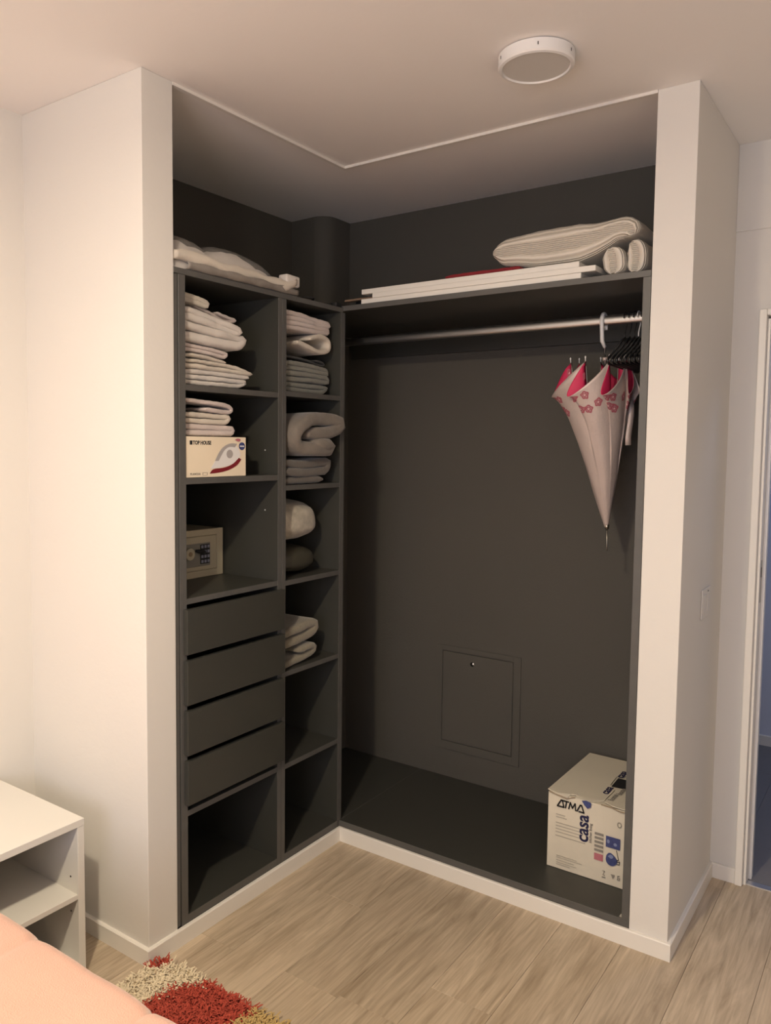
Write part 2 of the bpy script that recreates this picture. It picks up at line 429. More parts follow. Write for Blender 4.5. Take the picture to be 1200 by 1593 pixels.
# ------------------------------------------------------------------ ceiling lamp (off)
LC = Vector((.921, -.398, 0)); LR = .100
cl = thing('ceiling_light', (LC.x, LC.y, H-.036), 'round white flush ceiling light, switched off, on the ceiling before the closet', 'ceiling light')
bm = bmesh.new(); n = 56
prof = [(LR-.004, H-.0008), (LR, H-.003), (LR, H-.030), (LR-.003, H-.034), (LR-.010, H-.036), (LR-.013, H-.033), (LR-.014, H-.028)]
rings = [[bm.verts.new((LC.x+r*math.cos(2*PI*k/n), LC.y+r*math.sin(2*PI*k/n), z)) for k in range(n)] for r, z in prof]
for i in range(len(rings)-1):
    for k in range(n): bm.faces.new((rings[i][k], rings[i][(k+1) % n], rings[i+1][(k+1) % n], rings[i+1][k]))
bm.faces.new(rings[0]); bm.faces.new(rings[-1])
autosmooth(part('ring_housing', bm, M['wplast'], cl), .6)
bm = bmesh.new(); cyl(bm, (LC.x, LC.y, H-.0305), LR-.0135, .003, 'z', 56); part('diffuser', bm, M['diff'], cl)
for a in (-1.13, -2.32, -.1):
    bm = bmesh.new(); bm_box(bm, (-.0012, -.0006, -.004), (.0012, .0006, .004))
    bmesh.ops.transform(bm, matrix=Matrix.Translation((LC.x+LR*math.cos(a), LC.y+LR*math.sin(a), H-.017)) @ Matrix.Rotation(a+PI/2, 4, 'Z'), verts=bm.verts)
    part('clip_slot', bm, M['black'], cl)

# ------------------------------------------------------------------ textiles
def smooth_path(P, it=2):
    for _ in range(it):
        Q = [P[0]]
        for a, b in zip(P[:-1], P[1:]): Q += [a*.75+b*.25, a*.25+b*.75]
        Q.append(P[-1]); P = Q
    return P
def resample(P, step):
    out = [P[0].copy()]; acc = 0
    for a, b in zip(P[:-1], P[1:]):
        d = (b-a).length
        while d > 1e-9 and acc+d >= step:
            t = (step-acc)/d; a = a+(b-a)*t; out.append(a.copy()); d = (b-a).length; acc = 0
        acc += d
    if (out[-1]-P[-1]).length > step*.3: out.append(P[-1].copy())
    return out
def cloth(name, path, t, x0, x1, material, label=None, cat=None, group=None, seed=0, wob=.003, taper=True, axis='x', parent=None, fuzz=.0015, uvs=1.0, it=2, step=None, edge=None):
    """a folded cloth: centre line `path` (u, z), thickness t, running in depth from x0 (front) to x1 (back)"""
    step = step or max(.006, (t(.5) if callable(t) else t)*.45)
    P = resample(smooth_path([Vector((a, b)) for a, b in path], it), step)
    n = len(P); tk = t if not callable(t) else None
    outer, inner = [], []
    for i, p in enumerate(P):
        d = (P[min(i+1, n-1)]-P[max(i-1, 0)]).normalized(); nn = Vector((-d.y, d.x))
        h = (t if tk is not None else t(i/(n-1)))/2
        if taper:
            e = min(i, n-1-i)
            h *= (.35, .75, .93)[e] if e < 3 else 1
        outer.append(p+nn*h); inner.append(p-nn*h)
    ring = outer+inner[::-1]; cen = P+P[::-1]
    bm = bmesh.new(); uvl = bm.loops.layers.uv.new('UVMap'); K = 12; slices = []
    e_ = edge or (t if tk else .03)
    dep = x1-x0; sg = 1 if dep > 0 else -1
    e_ = edge or (t if tk else .03); xs = [0, .10*e_, .32*e_] + [abs(dep)*f for f in (.1, .22, .36, .5, .64, .78, .9, .97, 1)]
    shr = [.35, .80, 1]+[1]*8+[.5]
    for j, (xd, s) in enumerate(zip(xs, shr)):
        row = []
        for i, (p, c) in enumerate(zip(ring, cen)):
            q = c+(p-c)*s
            ii = i if i < n else 2*n-1-i
            nz = noise.noise_vector(Vector((q.x*9+seed*3.1, q.y*14, xd*6+seed)))
            nf = noise.noise(Vector((ii*step*9, seed*1.7, 3)))
            nd = noise.noise(Vector((q.x*22, q.y*30, seed)))
            x = x0+sg*(xd+(nf*wob*2.5+nd*wob) * (1-min(1, xd/abs(dep)))+ (0 if j < 11 else 0))
            z = q.y+nz.z*wob; u = q.x+nz.x*wob*1.4
            f = noise.noise(Vector((q.x*60, q.y*60, xd*60+seed)))*fuzz
            co = (x, u+f, z+f) if axis == 'x' else (u+f, x, z+f)
            row.append(bm.verts.new(co))
        slices.append(row)
    Ln = len(ring)
    for j in range(len(slices)-1):
        for i in range(Ln):
            i2 = (i+1) % Ln
            f = bm.faces.new((slices[j][i], slices[j][i2], slices[j+1][i2], slices[j+1][i]))
            for lp, (a, b) in zip(f.loops, ((xs[j], i), (xs[j], i+1), (xs[j+1], i+1), (xs[j+1], i))):
                lp[uvl].uv = (b*step*uvs, a*uvs)
    for row, rev in ((slices[0], 1), (slices[-1], 0)):
        for i in range(n-1):
            q = [row[i], row[i+1], row[Ln-2-i], row[Ln-1-i]]
            f = bm.faces.new(q if not rev else q[::-1])
            for lp in f.loops:
                c = lp.vert.co; lp[uvl].uv = ((c.y if axis == 'x' else c.x)*uvs, c.z*uvs)
    # the lowest point becomes the rest height: flatten to what it lies on
    mn = min(v.co.z for v in bm.verts); goal = min(p.y for p in P)-(t if tk else t(.5))/2
    if axis == 'y' and parent is not None: goal = max(goal, RZ+(.0545 if name == 'outer_fold' else .0075))
    bmesh.ops.translate(bm, verts=bm.verts, vec=(0, 0, goal-mn))
    o = from_bm(name, bm, material, parent, True)
    if parent is not None: o.location = -base_loc(parent)
    if label: tag(o, label, cat, group)
    return o
def layers(spec, yl, t):
    """serpentine through layers: spec = [(z_left, z_mid, z_right, y_right)] from the bottom"""
    path = []
    for i, (zl, zm, zr, yr) in enumerate(spec):
        seg = [(yl, zl), (yl*.6+yr*.4, zm), (yr-t*.6, zr*.8+zm*.2), (yr, zr)]
        path += seg if i % 2 == 0 else seg[::-1]
    return path

# bay 1, upper left: white bed linen. (y, z) as in the bay; shelf at 1.738
G1 = 'white bed linen folded on the upper left shelf'
cloth('folded_sheet', layers([(1.7475, 1.7475, 1.748, -.535), (1.763, 1.765, 1.763, -.50), (1.779, 1.783, 1.779, -.49)], -.79, .013), .0145, -.030, -.36, M['sheet'],
      'white folded sheet lowest in the pile of bed linen, topmost left bay', 'sheet', G1, 1, .002)
cloth('folded_sheet', layers([(1.797, 1.797, 1.792, -.475), (1.812, 1.815, 1.807, -.545), (1.829, 1.832, 1.819, -.60)], -.79, .014), lambda s: .016*(1-.35*s), -.026, -.36, M['sheet2'],
      'cream white folded sheet with a sharp pointed corner, above the lowest sheet of the pile', 'sheet', G1, 2, .002)
cloth('folded_pillowcase', layers([(1.848, 1.847, 1.836, -.60), (1.862, 1.858, 1.848, -.585)], -.79, .010), .011, -.034, -.36, M['pinkish'],
      'thin blush folded pillowcase in the middle of the white linen pile', 'pillowcase', G1, 3, .002)
cloth('folded_duvet_cover', layers([(1.888, 1.880, 1.874, -.535), (1.918, 1.908, 1.898, -.515), (1.948, 1.935, 1.914, -.54), (1.966, 1.953, 1.928, -.545)], -.79, .026), lambda s: .030-.010*s, -.022, -.38, M['sheet'],
      'thick off-white folded duvet cover drooping to the right, upper part of the linen pile', 'duvet cover', G1, 4, .004)
cloth('crumpled_pillowcase', [(-.70, 1.992), (-.63, 1.978), (-.57, 1.956), (-.50, 1.968), (-.545, 1.972), (-.60, 1.984)], .010, -.07, -.30, M['pinkish'],
      'crumpled blush white pillowcase with its corner sticking out right of the linen pile', 'pillowcase', G1, 5, .003)
cloth('folded_pillowcase', layers([(2.006, 2.004, 1.992, -.655), (2.019, 2.016, 2.003, -.650)], -.79, .015), .016, -.055, -.34, M['sheet2'],
      'small cream folded pillowcase on the very top of the white linen pile', 'pillowcase', G1, 6, .002)
# bay 2: iron box and towels on it
def text_mesh(body, size, material, parent, mtx, name='printed_text', ext=.0002, bold=0, sx=1):
    cu = bpy.data.curves.new(name, 'FONT'); cu.body = body; cu.size = size; cu.extrude = ext; cu.offset = bold; cu.resolution_u = 3
    to = bpy.data.objects.new(name, cu); COL.objects.link(to)
    dg = bpy.context.evaluated_depsgraph_get(); me = bpy.data.meshes.new_from_object(to.evaluated_get(dg))
    bpy.data.objects.remove(to); bpy.data.curves.remove(cu)
    me.transform(Matrix.Scale(sx, 4, (1, 0, 0))); me.transform(mtx); me.materials.clear(); me.materials.append(material)
    o = bpy.data.objects.new(name, me); COL.objects.link(o); o.parent = parent
    return o
def poly(bm, pts, fn, th=.0003):
    """flat print: polygon in (u, v), fn maps (u, v, h) to world"""
    a = [bm.verts.new(fn(u, v, 0)) for u, v in pts]; b = [bm.verts.new(fn(u, v, th)) for u, v in pts]
    bm.faces.new(b); n = len(pts)
    for i in range(n): bm.faces.new((a[i], a[(i+1) % n], b[(i+1) % n], b[i]))
def rect(u0, v0, u1, v1): return [(u0, v0), (u1, v0), (u1, v1), (u0, v1)]
def stroke(bm, pts, wd, fn):
    for (a, b) in zip(pts[:-1], pts[1:]):
        A, B = Vector(a), Vector(b); d = (B-A).normalized(); nn = Vector((-d.y, d.x))*wd/2; d = d*wd*.3
        poly(bm, [tuple(A-nn-d), tuple(B-nn+d), tuple(B+nn+d), tuple(A+nn-d)], fn)

ib = thing('iron_box', (-.06, -.66, 1.4555), 'cream retail carton with a picture of a red and white clothes iron', 'box')
IX = -.004; IY0, IY1, IZ0, IZ1 = -.796, -.533, 1.4558, 1.582
box('carton', (IX-.115, IY0, IZ0), (IX, IY1, IZ1), M['ironbox'], ib, .0015, 2)
fi = lambda u, v, h: Vector((IX+.0003+h, IY0+u*(IY1-IY0), IZ0+v*(IZ1-IZ0)))-ib.location
fi2 = lambda u, v, h: fi(u, v, h+.0004)
fi3 = lambda u, v, h: fi(u, v, h+.0008)
def decal(name, shapes, material, parent, strokes=(), fn=None):
    bm = bmesh.new()
    for s in shapes: poly(bm, s, fn)
    for pts, wd in strokes: stroke(bm, pts, wd, fn)
    return from_bm(name, bm, material, parent)
def qcurve(P, n=24):
    V = [Vector(p) for p in P]; V = smooth_path(V, 3); return [tuple(v) for v in V]
body = qcurve([(.39, .21), (.45, .36), (.52, .55), (.60, .73), (.72, .82), (.84, .78), (.90, .62), (.89, .46), (.80, .33), (.60, .23), (.39, .21)])
decal('printed_iron_body', [body[:-1]], M['wplast'], ib, fn=fi)
hand = qcurve([(.46, .40), (.52, .60), (.60, .76), (.72, .85), (.84, .83)])
hand2 = qcurve([(.80, .74), (.70, .76), (.62, .68), (.56, .52), (.52, .40)])
decal('printed_iron_handle', [hand+hand2], M['silverp'], ib, fn=fi2)
ring = [(.71+.055*math.cos(a), .57+.11*math.sin(a)) for a in [2*PI*k/20 for k in range(20)]]
decal('printed_iron_opening', [ring], M['silverp'], ib, fn=fi2)
sole = qcurve([(.375, .095), (.42, .205), (.60, .215), (.76, .30), (.87, .47)])+qcurve([(.915, .43), (.84, .27), (.68, .15), (.50, .095), (.375, .085)])
decal('printed_soleplate', [sole], M['redp'], ib, fn=fi2)
bad = [(.925+.055*math.cos(a), .77+.10*math.sin(a)) for a in [2*PI*k/24 for k in range(24)]]
decal('printed_round_badge', [bad], M['bluep'], ib, fn=fi2)
decal('printed_badge_band', [rect(.885, .755, .965, .785)], M['wplast'], ib, fn=fi3)
decal('printed_red_flash', [qcurve([(.80, .93), (.86, .88), (.90, .90), (.90, .96), (.84, .97), (.80, .93)])[:-1]], M['pinkp'], ib, fn=fi2)
decal('printed_logo_block', [rect(.055, .80, .095, .90)], M['blackp'], ib, fn=fi2)
FX = Matrix(((0, 0, 1, 0), (1, 0, 0, 0), (0, 1, 0, 0), (0, 0, 0, 1)))   # text x -> +y, text y -> +z, normal -> +x
text_mesh('TOP HOUSE', .0165, M['blackp'], ib, Matrix.Translation(fi(.105, .805, .0002)) @ FX, 'printed_logo', bold=.0005, sx=.86)
text_mesh('PLANCHA', .0095, M['greyp'], ib, Matrix.Translation(fi(.06, .06, .0002)) @ FX, 'printed_caption', bold=.0002)
decal('printed_caption_box', [], M['greyp'], ib, [([(.26, .05), (.33, .05), (.33, .115), (.26, .115), (.26, .05)], .006)], fn=fi2)

G2 = 'folded towels on top of the iron carton'
cloth('folded_towel', layers([(1.5930, 1.5925, 1.5925, -.575), (1.611, 1.611, 1.607, -.567)], -.785, .017), .0175, -.024, -.112, M['pinkish'],
      'off-white folded towel lying directly on the iron carton', 'towel', G2, 11, .002)
cloth('folded_towel', layers([(1.6305, 1.629, 1.628, -.600), (1.649, 1.648, 1.644, -.585)], -.785, .015), .016, -.022, -.112, M['sheet2'],
      'cream folded towel in the middle of the small pile above the iron carton', 'towel', G2, 12, .002)
cloth('folded_towel', [(-.70, 1.668), (-.64, 1.662), (-.585, 1.660), (-.578, 1.672), (-.60, 1.681), (-.68, 1.689), (-.785, 1.692)], .013, -.02, -.112, M['pinkish'],
      'topmost towel over the iron carton, folded into an open loop', 'towel', G2, 13, .002)

# bay 3: the safe
sf = thing('safe', (-.35, -.54, 1.0855), 'small beige electronic safe with keypad and round knob on the shelf above the drawers', 'safe')
SX, SY0, SY1, SZ0, SZ1 = -.258, -.694, -.384, 1.0855, 1.256
box('safe_body', (SX-.18, SY0, SZ0), (SX-.006, SY1, SZ1), M['safe'], sf, .004, 2)
bm = bmesh.new()
for a in (((SY0, SZ0), (SY0+.028, SZ1)), ((SY1-.030, SZ0), (SY1, SZ1)), ((SY0+.028, SZ0), (SY1-.030, SZ0+.024)), ((SY0+.028, SZ1-.022), (SY1-.030, SZ1))):
    bm_box(bm, (SX-.006, a[0][0], a[0][1]), (SX, a[1][0], a[1][1]), .001)
part('front_frame', bm, M['safe'], sf)
dd = box('safe_door', (SX-.0055, SY0+.030, SZ0+.026), (SX-.001, SY1-.032, SZ1-.024), M['safe'], sf, .001)
box('control_panel', (SX-.0012, SY0+.075, SZ0+.040), (SX+.0015, SY1-.065, SZ1-.048), M['safep'], dd, .001)
bm = bmesh.new()
KY1 = SY1-.069; KY0 = KY1-.046; KZ1 = SZ1-.053; KZ0 = SZ0+.048
bm_box(bm, (SX+.001, KY0, KZ0), (SX+.0035, KY1, KZ1), .001); part('keypad', bm, M['blackp'], dd)
for i in range(3):
    for j in range(4):
        y = KY0+.008+i*.0150; z = KZ0+.009+j*.0175
        box('key', (SX+.003, y-.0052, z-.0052), (SX+.0058, y+.0052, z+.0052), M['key'], dd, .001)
bm = bmesh.new(); ky = KY0-.062; cyl(bm, (SX+.010, ky, 1.176), .022, .017, 'x', 28, .021); kn = part('knob', bm, M['safe'], dd); autosmooth(kn)
bm = bmesh.new(); cyl(bm, (SX+.0195, ky, 1.176), .008, .003, 'x', 16); part('knob_cap', bm, M['cardin'], kn)
bm = bmesh.new(); tube(bm, [(SX+.012, KY0-.030, 1.185), (SX+.013, KY0-.006, 1.179), (SX+.012, KY0+.012, 1.176)], [.004, .009, .007], 10); part('override_key', bm, M['blackp'], dd, True)

# narrow cabinet bays
G3 = 'folded linen in the top bay of the narrow cabinet'
cloth('folded_cloth', layers([(1.7555, 1.755, 1.754, -.085), (1.7735, 1.773, 1.772, -.052)], -.325, .016), .0165, -.03, -.30, M['grey_t'],
      'grey folded cloth at the bottom of the grey pile, top bay of the narrow cabinet', 'cloth', G3, 21, .002)
cloth('folded_cloth', layers([(1.792, 1.793, 1.793, -.055), (1.811, 1.813, 1.808, -.062), (1.829, 1.831, 1.823, -.058), (1.846, 1.847, 1.838, -.066)], -.325, .015), .0165, -.024, -.30, M['grey_t'],
      'thick olive grey folded cloth forming the main part of the grey pile', 'cloth', G3, 22, .0025)
cloth('folded_cloth', [(-.325, 1.873), (-.20, 1.872), (-.11, 1.857), (-.062, 1.855), (-.065, 1.866), (-.12, 1.872)], .008, -.04, -.29, M['dark_t'],
      'thin charcoal folded cloth between the grey pile and the cream towel', 'cloth', G3, 23, .002)
cloth('folded_towel', [(-.25, 1.926), (-.20, 1.918), (-.12, 1.899), (-.062, 1.908), (-.052, 1.931), (-.066, 1.954), (-.11, 1.962), (-.15, 1.953), (-.18, 1.942)], .017, -.02, -.29, M['sheet2'],
      'cream folded towel curled into an open loop above the charcoal cloth', 'towel', G3, 24, .002)
cloth('folded_towel', layers([(1.972, 1.974, 1.976, -.06), (1.988, 1.992, 1.986, -.058), (2.006, 2.008, 1.998, -.054), (2.024, 2.022, 2.010, -.064)], -.325, .015), .0165, -.022, -.29, M['pinkish'],
      'blush white towel of many folds on top of the pile in the narrow cabinet', 'towel', G3, 25, .0025)
G4 = 'quilts in the second bay of the narrow cabinet'
cloth('folded_blanket', layers([(1.4305, 1.4305, 1.431, -.100)], -.325, .02), .026, -.012, -.33, M['taupe2'],
      'flat dark taupe folded blanket lowest in the second bay of the narrow cabinet', 'blanket', G4, 31, .002)
cloth('folded_blanket', layers([(1.462, 1.458, 1.461, -.085), (1.494, 1.485, 1.497, -.075)], -.325, .028), .030, -.006, -.33, M['taupe2'],
      'dark taupe folded blanket under the big puffy quilt', 'blanket', G4, 32, .004)
cloth('folded_quilt', [(-.20, 1.563), (-.13, 1.560), (-.098, 1.556), (-.098, 1.543), (-.15, 1.538), (-.24, 1.542), (-.292, 1.565), (-.298, 1.605), (-.25, 1.640), (-.15, 1.656), (-.055, 1.652), (-.034, 1.630), (-.07, 1.612), (-.15, 1.600), (-.235, 1.594)], .046, .030, -.36, M['taupe'],
      'big puffy taupe quilt folded over itself and bulging out of the second bay', 'quilt', G4, 33, .006, fuzz=.002)

def pillow(name, c, s, material, label, cat, seed, p=2.6, fr=18, amp=.004):
    bm = bmesh.new(); bmesh.ops.create_uvsphere(bm, u_segments=56, v_segments=36, radius=1)
    for v in bm.verts:
        q = v.co.copy(); d = [math.copysign(abs(k)**(2/p), k) for k in q]
        # rounded block, thinner at the ends
        x, y, z = d
        e = 1-.22*(y*y)*(x*x)
        co = Vector((c[0]+x*s[0], c[1]+y*s[1], c[2]+z*s[2]*e))
        co += q*noise.noise(co*fr+Vector((seed, 0, 0)))*amp
        v.co = co
    mn = min(v.co.z for v in bm.verts)
    bmesh.ops.translate(bm, verts=bm.verts, vec=(0, 0, (c[2]-s[2])-mn))
    o = from_bm(name, bm, material, smooth=True); return tag(o, label, cat)
pillow('cushion', (-.20, -.195, 1.131), (.165, .122, .0505), M['olive'], 'dark olive cushion lying under the shiny embossed cushion', 'cushion', 3, 3.2)
pillow('cushion', (-.20, -.195, 1.276), (.170, .134, .0765), M['satin'], 'shiny silver beige embossed cushion lying on the dark olive cushion', 'cushion', 5, 3.0, 22, .005)
cloth('folded_blanket', [(-.325, .764), (-.20, .770), (-.135, .782), (-.128, .800), (-.16, .808), (-.24, .800)], .024, -.02, -.32, M['beige'],
      'beige folded fleece blanket lying under the fatter beige one, fourth bay of the narrow cabinet', 'blanket', 'fleece blankets in the fourth bay', 41, .003)
cloth('folded_blanket', [(-.325, .836), (-.20, .846), (-.125, .862), (-.112, .885), (-.15, .898), (-.22, .886), (-.325, .876)], .034, -.024, -.32, M['beige'],
      'fat beige folded fleece blanket resting on the thinner one, fourth bay of the narrow cabinet', 'blanket', 'fleece blankets in the fourth bay', 42, .003)

# ------------------------------------------------------------------ on the top boards
bg = thing('bedding_bag', (-.25, -.52, TOPZ+.001), 'clear storage bag of cream bedding slumped along the left top board', 'bedding bag')
def lump(x0, x1, y0, y1, z0, hfun, material, name, parent, nx=26, ny=56, seed=0, amp=.008, inset=0):
    bm = bmesh.new(); top = []; bot = []
    for i in range(nx+1):
        u = i/nx; rt_ = []; rb = []
        for j in range(ny+1):
            v = j/ny
            eu = max(0, 1-abs(2*u-1)**4)**.45; ev = max(0, 1-abs(2*v-1)**7)**.4
            e = eu*ev
            x = x0+(x1-x0)*u; y = y0+(y1-y0)*v
            h = hfun(y, u)*e
            nz = noise.noise(Vector((x*14, y*7+x*8, seed)))*amp*e + abs(noise.noise(Vector((x*9+y*16, y*13-x*12, seed+4))))*amp*1.5*e
            rt_.append(bm.verts.new((x, y, z0+max(.0004, h+nz)))); rb.append(bm.verts.new((x, y, z0)))
        top.append(rt_); bot.append(rb)
    for i in range(nx):
        for j in range(ny):
            bm.faces.new((top[i][j], top[i+1][j], top[i+1][j+1], top[i][j+1])); bm.faces.new((bot[i][j], bot[i][j+1], bot[i+1][j+1], bot[i+1][j]))
    for i in range(nx):
        bm.faces.new((top[i][0], bot[i][0], bot[i+1][0], top[i+1][0])); bm.faces.new((top[i][ny], top[i+1][ny], bot[i+1][ny], bot[i][ny]))
    for j in range(ny):
        bm.faces.new((top[0][j], top[0][j+1], bot[0][j+1], bot[0][j])); bm.faces.new((top[nx][j], bot[nx][j], bot[nx][j+1], top[nx][j+1]))
    local(bm, parent)
    return from_bm(name, bm, material, parent, True)
def bagh(y, u):
    pts = [(-.86, .128), (-.80, .122), (-.72, .102), (-.66, .090), (-.58, .104), (-.50, .112), (-.42, .090), (-.34, .056), (-.26, .028)]
    for (a, ha_), (b, hb_) in zip(pts[:-1], pts[1:]):
        if a <= y <= b:
            t = (y-a)/(b-a); t = t*t*(3-2*t); return ha_+(hb_-ha_)*t
    return .028
lump(-.44, -.012, -.838, -.285, TOPZ+.0015, bagh, M['sheet'], 'bedding', bg, seed=3, amp=.010)
lump(-.455, -.006, -.842, -.262, TOPZ+.001, lambda y, u: bagh(y, u)+.009+.012*abs(math.sin(y*19)), M['film'], 'clear_cover', bg, seed=9, amp=.006)
# white band along the front of the bag and its handle end
bm = bmesh.new(); pts = []
N_ = 40
for i in range(N_+1):
    y = -.840+i*(.552/N_); s = i/N_
    z = TOPZ+.040-.012*s+.003*math.sin(y*23)+.002*math.sin(y*61)
    if s > .9: z += .018*(s-.9)/.1
    pts.append((y, z))
rows = []
for y, z in pts:
    x = .002+.003*math.sin(y*17)
    hh = .015+.003*math.sin(y*31)
    rows.append([bm.verts.new(q) for q in ((x, y, z-hh), (x+.006, y, z-hh*.4), (x+.006, y, z+hh*.5), (x-.002, y, z+hh), (x-.020, y, z+hh*1.05), (x-.022, y, z-hh))])
for a, b in zip(rows[:-1], rows[1:]):
    for k in range(6): bm.faces.new((a[k], a[(k+1) % 6], b[(k+1) % 6], b[k]))
bm.faces.new(rows[0]); bm.faces.new(rows[-1][::-1])
part('white_piping', bm, M['sheet2'], bg, True)['label'] = 'white fabric band along the bag front'
bm = bmesh.new(); bm_box(bm, (-.035, -.338, TOPZ+.028), (.006, -.266, TOPZ+.066), .007, 3)
for v in bm.verts: v.co += Vector((0, 0, .003*math.sin(v.co.y*90)))
part('handle_tab', bm, M['sheet'], bg, True)['label'] = 'white square fabric handle tab'
# lower, slack clear film under the band
bm = bmesh.new(); rows = []
for i in range(41):
    y = -.79+i*(.52/40); s = i/40
    zb = TOPZ+.0015+.004*abs(math.sin(y*27)); xx = .006+.010*math.sin(s*PI)
    rows.append([bm.verts.new(q) for q in ((-.01, y, TOPZ+.036-.01*s), (xx*.8, y, TOPZ+.022+.003*math.sin(y*50)), (xx*.3, y, zb), (-.02, y, TOPZ+.0012))])
for a, b in zip(rows[:-1], rows[1:]):
    for k in range(3): bm.faces.new((a[k], a[k+1], b[k+1], b[k]))
o = part('slack_edge', bm, M['taupe'], bg, True)
o.data.materials[0] = M['slack']; sd = o.modifiers.new('solid', 'SOLIDIFY'); sd.thickness = .0015

# black cable
bm = bmesh.new(); cp = []
for i in range(90):
    t = i/89; y = -.27+.25*t
    cp.append((-.02-.05*abs(math.sin(t*7.5)), y+.012*math.sin(t*31), TOPZ+.0055+.010*abs(math.sin(t*12))*(1 if .15 < t < .6 else .5)))
tube(bm, cp, .0042, 8)
cb = thing('black_cable', (-.04, -.14, TOPZ), 'tangled black cable lying in the corner of the top board', 'cable')
part('cord', bm, M['cable'], cb, True)
bm = bmesh.new(); bm_box(bm, (-.038, -.040, TOPZ+.001), (-.004, -.006, TOPZ+.018), .004, 2); part('plug', bm, M['cable'], cb, True)

# white panels lying on the right shelf
RZ = 2.0860
GB = 'white boards stacked on the right top shelf'
def white_panel(x0, x1, y0, z, lab, dz=.0175, dy=.26):
    return tag(box('white_panel', (x0, y0, z), (x1, y0+dy, z+dz), M['white'], bevel=.001), lab, 'board', GB)
white_panel(.077, .914, .006, RZ, 'long white board at the bottom of the stack on the right top shelf')
white_panel(.128, .960, .004, RZ+.0179, 'white board in the middle of the stack, sticking out furthest right')
white_panel(.077, .906, .008, RZ+.0358, 'white board on top of the stack on the right top shelf')
tag(box('thin_white_strip', (.966, .03, RZ), (1.075, .10, RZ+.006), M['white'], bevel=.0006), 'short thin white strip lying under the ribbed blanket near the right wall', 'board')
o = tag(box('brown_slat', (-.010, .020, RZ+.0182), (.120, .040, RZ+.026), M['wood'], bevel=.001), 'thin brown wooden slat poking out left of the white boards', 'slat')
o.location.z = RZ+.0222
# the slat rests on a small dark wedge between the boards
tag(box('dark_pouch', (.01, .06, RZ), (.068, .20, RZ+.034), M['hang'], bevel=.008, seg=3), 'small black flat pouch behind the left end of the white boards', 'pouch')
cloth('red_cloth', [(.42, RZ+.0620), (.52, RZ+.0630), (.62, RZ+.0630), (.70, RZ+.0620)], .013, .03, .22, M['maroon'],
      'flat dark red cloth between the white boards and the ribbed blanket', 'cloth', None, 51, .0012, axis='y')

# ribbed blanket
bl = thing('ribbed_blanket', (.8, .3, RZ), 'thick cream ribbed blanket folded on the right end of the top shelf', 'blanket')
def thick(q):
    if q < .30: return .076+.044*q/.30
    if q < .60: return .120
    return max(.066, .120-.054*(q-.60)/.25)
cloth('outer_fold', [(.600, RZ+.121), (.70, RZ+.121), (.80, RZ+.117), (.88, RZ+.118), (.95, RZ+.126), (1.015, RZ+.148), (1.052, RZ+.142), (1.062, RZ+.118)], thick, .034, .40, M['rib'], seed=60, wob=.003, axis='y', parent=bl, uvs=3, edge=.075, step=.012, taper=True)
cloth('front_fold', [(.990, RZ+.105), (1.000, RZ+.082), (1.004, RZ+.055), (1.004, RZ+.026)], .068, .036, .36, M['rib'], seed=62, wob=.002, axis='y', parent=bl, uvs=3, step=.008, edge=.035)
cloth('inner_roll', [(1.064, RZ+.028), (1.068, RZ+.060), (1.066, RZ+.100), (1.050, RZ+.118)], .058, .052, .38, M['rib'], seed=61, wob=.002, axis='y', parent=bl, uvs=3, step=.008, edge=.035)

# ------------------------------------------------------------------ umbrella
um = thing('umbrella', (.89, .35, 1.19), 'silver grey umbrella with pink flowers and pink lining hanging by its handle', 'umbrella')
AT = Vector((.889, .338, 1.862)); AB = Vector((.899, .384, 1.272))
axis = (AT-AB); AL = axis.length; ax = axis.normalized()
sc_r = Vector((.81, .585, 0)); sc_r = (sc_r-ax*sc_r.dot(ax)).normalized(); sc_f = ax.cross(sc_r)   # lateral axes
NR = 8
def rib_frac(th):
    a = (th/(2*PI)*NR) % 1.0; return math.sin(PI*a)
def surf(th, s, off=0.0):
    w_ = rib_frac(th)
    lean = 1.0+.24*math.cos(th-PI)          # bulges to the left
    base = .006+.138*s-.050*s**3
    belly = .056*w_**.8*(s**3.0)
    ph = th-(.15+.62*w_)*s**1.2
    r_ = (base+belly)*lean+off
    h = AL*(.0+1.0*s*(1-.20*w_*s**4))
    wr = noise.noise(Vector((math.cos(th)*3, math.sin(th)*3, s*5)))*.006*s
    r_ += wr
    c = AB+ax*h
    return c+sc_r*(math.cos(ph)*r_)+sc_f*(math.sin(ph)*r_)
bm = bmesh.new(); NT = 160; NS = 34; rows = []
for i in range(NS+1):
    s = i/NS; rows.append([bm.verts.new(surf(2*PI*k/NT, s)) for k in range(NT)])
for i in range(NS):
    for k in range(NT): bm.faces.new((rows[i][k], rows[i][(k+1) % NT], rows[i+1][(k+1) % NT], rows[i+1][k]))
canopy = part('canopy', bm, M['silver'], um, True)
canopy.data.materials.append(M['pinkin'])
tot = 0
for qq in canopy.data.polygons:
    c_ = qq.center+base_loc(um)-AB; tot += (c_-ax*c_.dot(ax)).dot(qq.normal)
if tot < 0: canopy.data.flip_normals()
sd = canopy.modifiers.new('solid', 'SOLIDIFY'); sd.thickness = .0010; sd.offset = -1; sd.material_offset = 1; sd.material_offset_rim = 0
# ribs with metal tips
for k in range(NR):
    th = 2*PI*k/NR
    bm = bmesh.new(); tube(bm, [surf(th, s, -.003) for s in (.05, .2, .4, .6, .8, .95, 1.0)], .0013, 6)
    rb_ = part('rib', bm, M['brass'], um, True)
    e = surf(th, 1.0); d = (surf(th, 1.0)-surf(th, .93)).normalized()
    bm = bmesh.new(); tube(bm, [e, e+d*.010, e+d*.014, e+d*.018], [.0018, .0018, .0032, .001], 8); bmesh.ops.translate(bm, verts=bm.verts, vec=-base_loc(rb_)); from_bm('rib_tip', bm, M['wplast'], rb_, True)
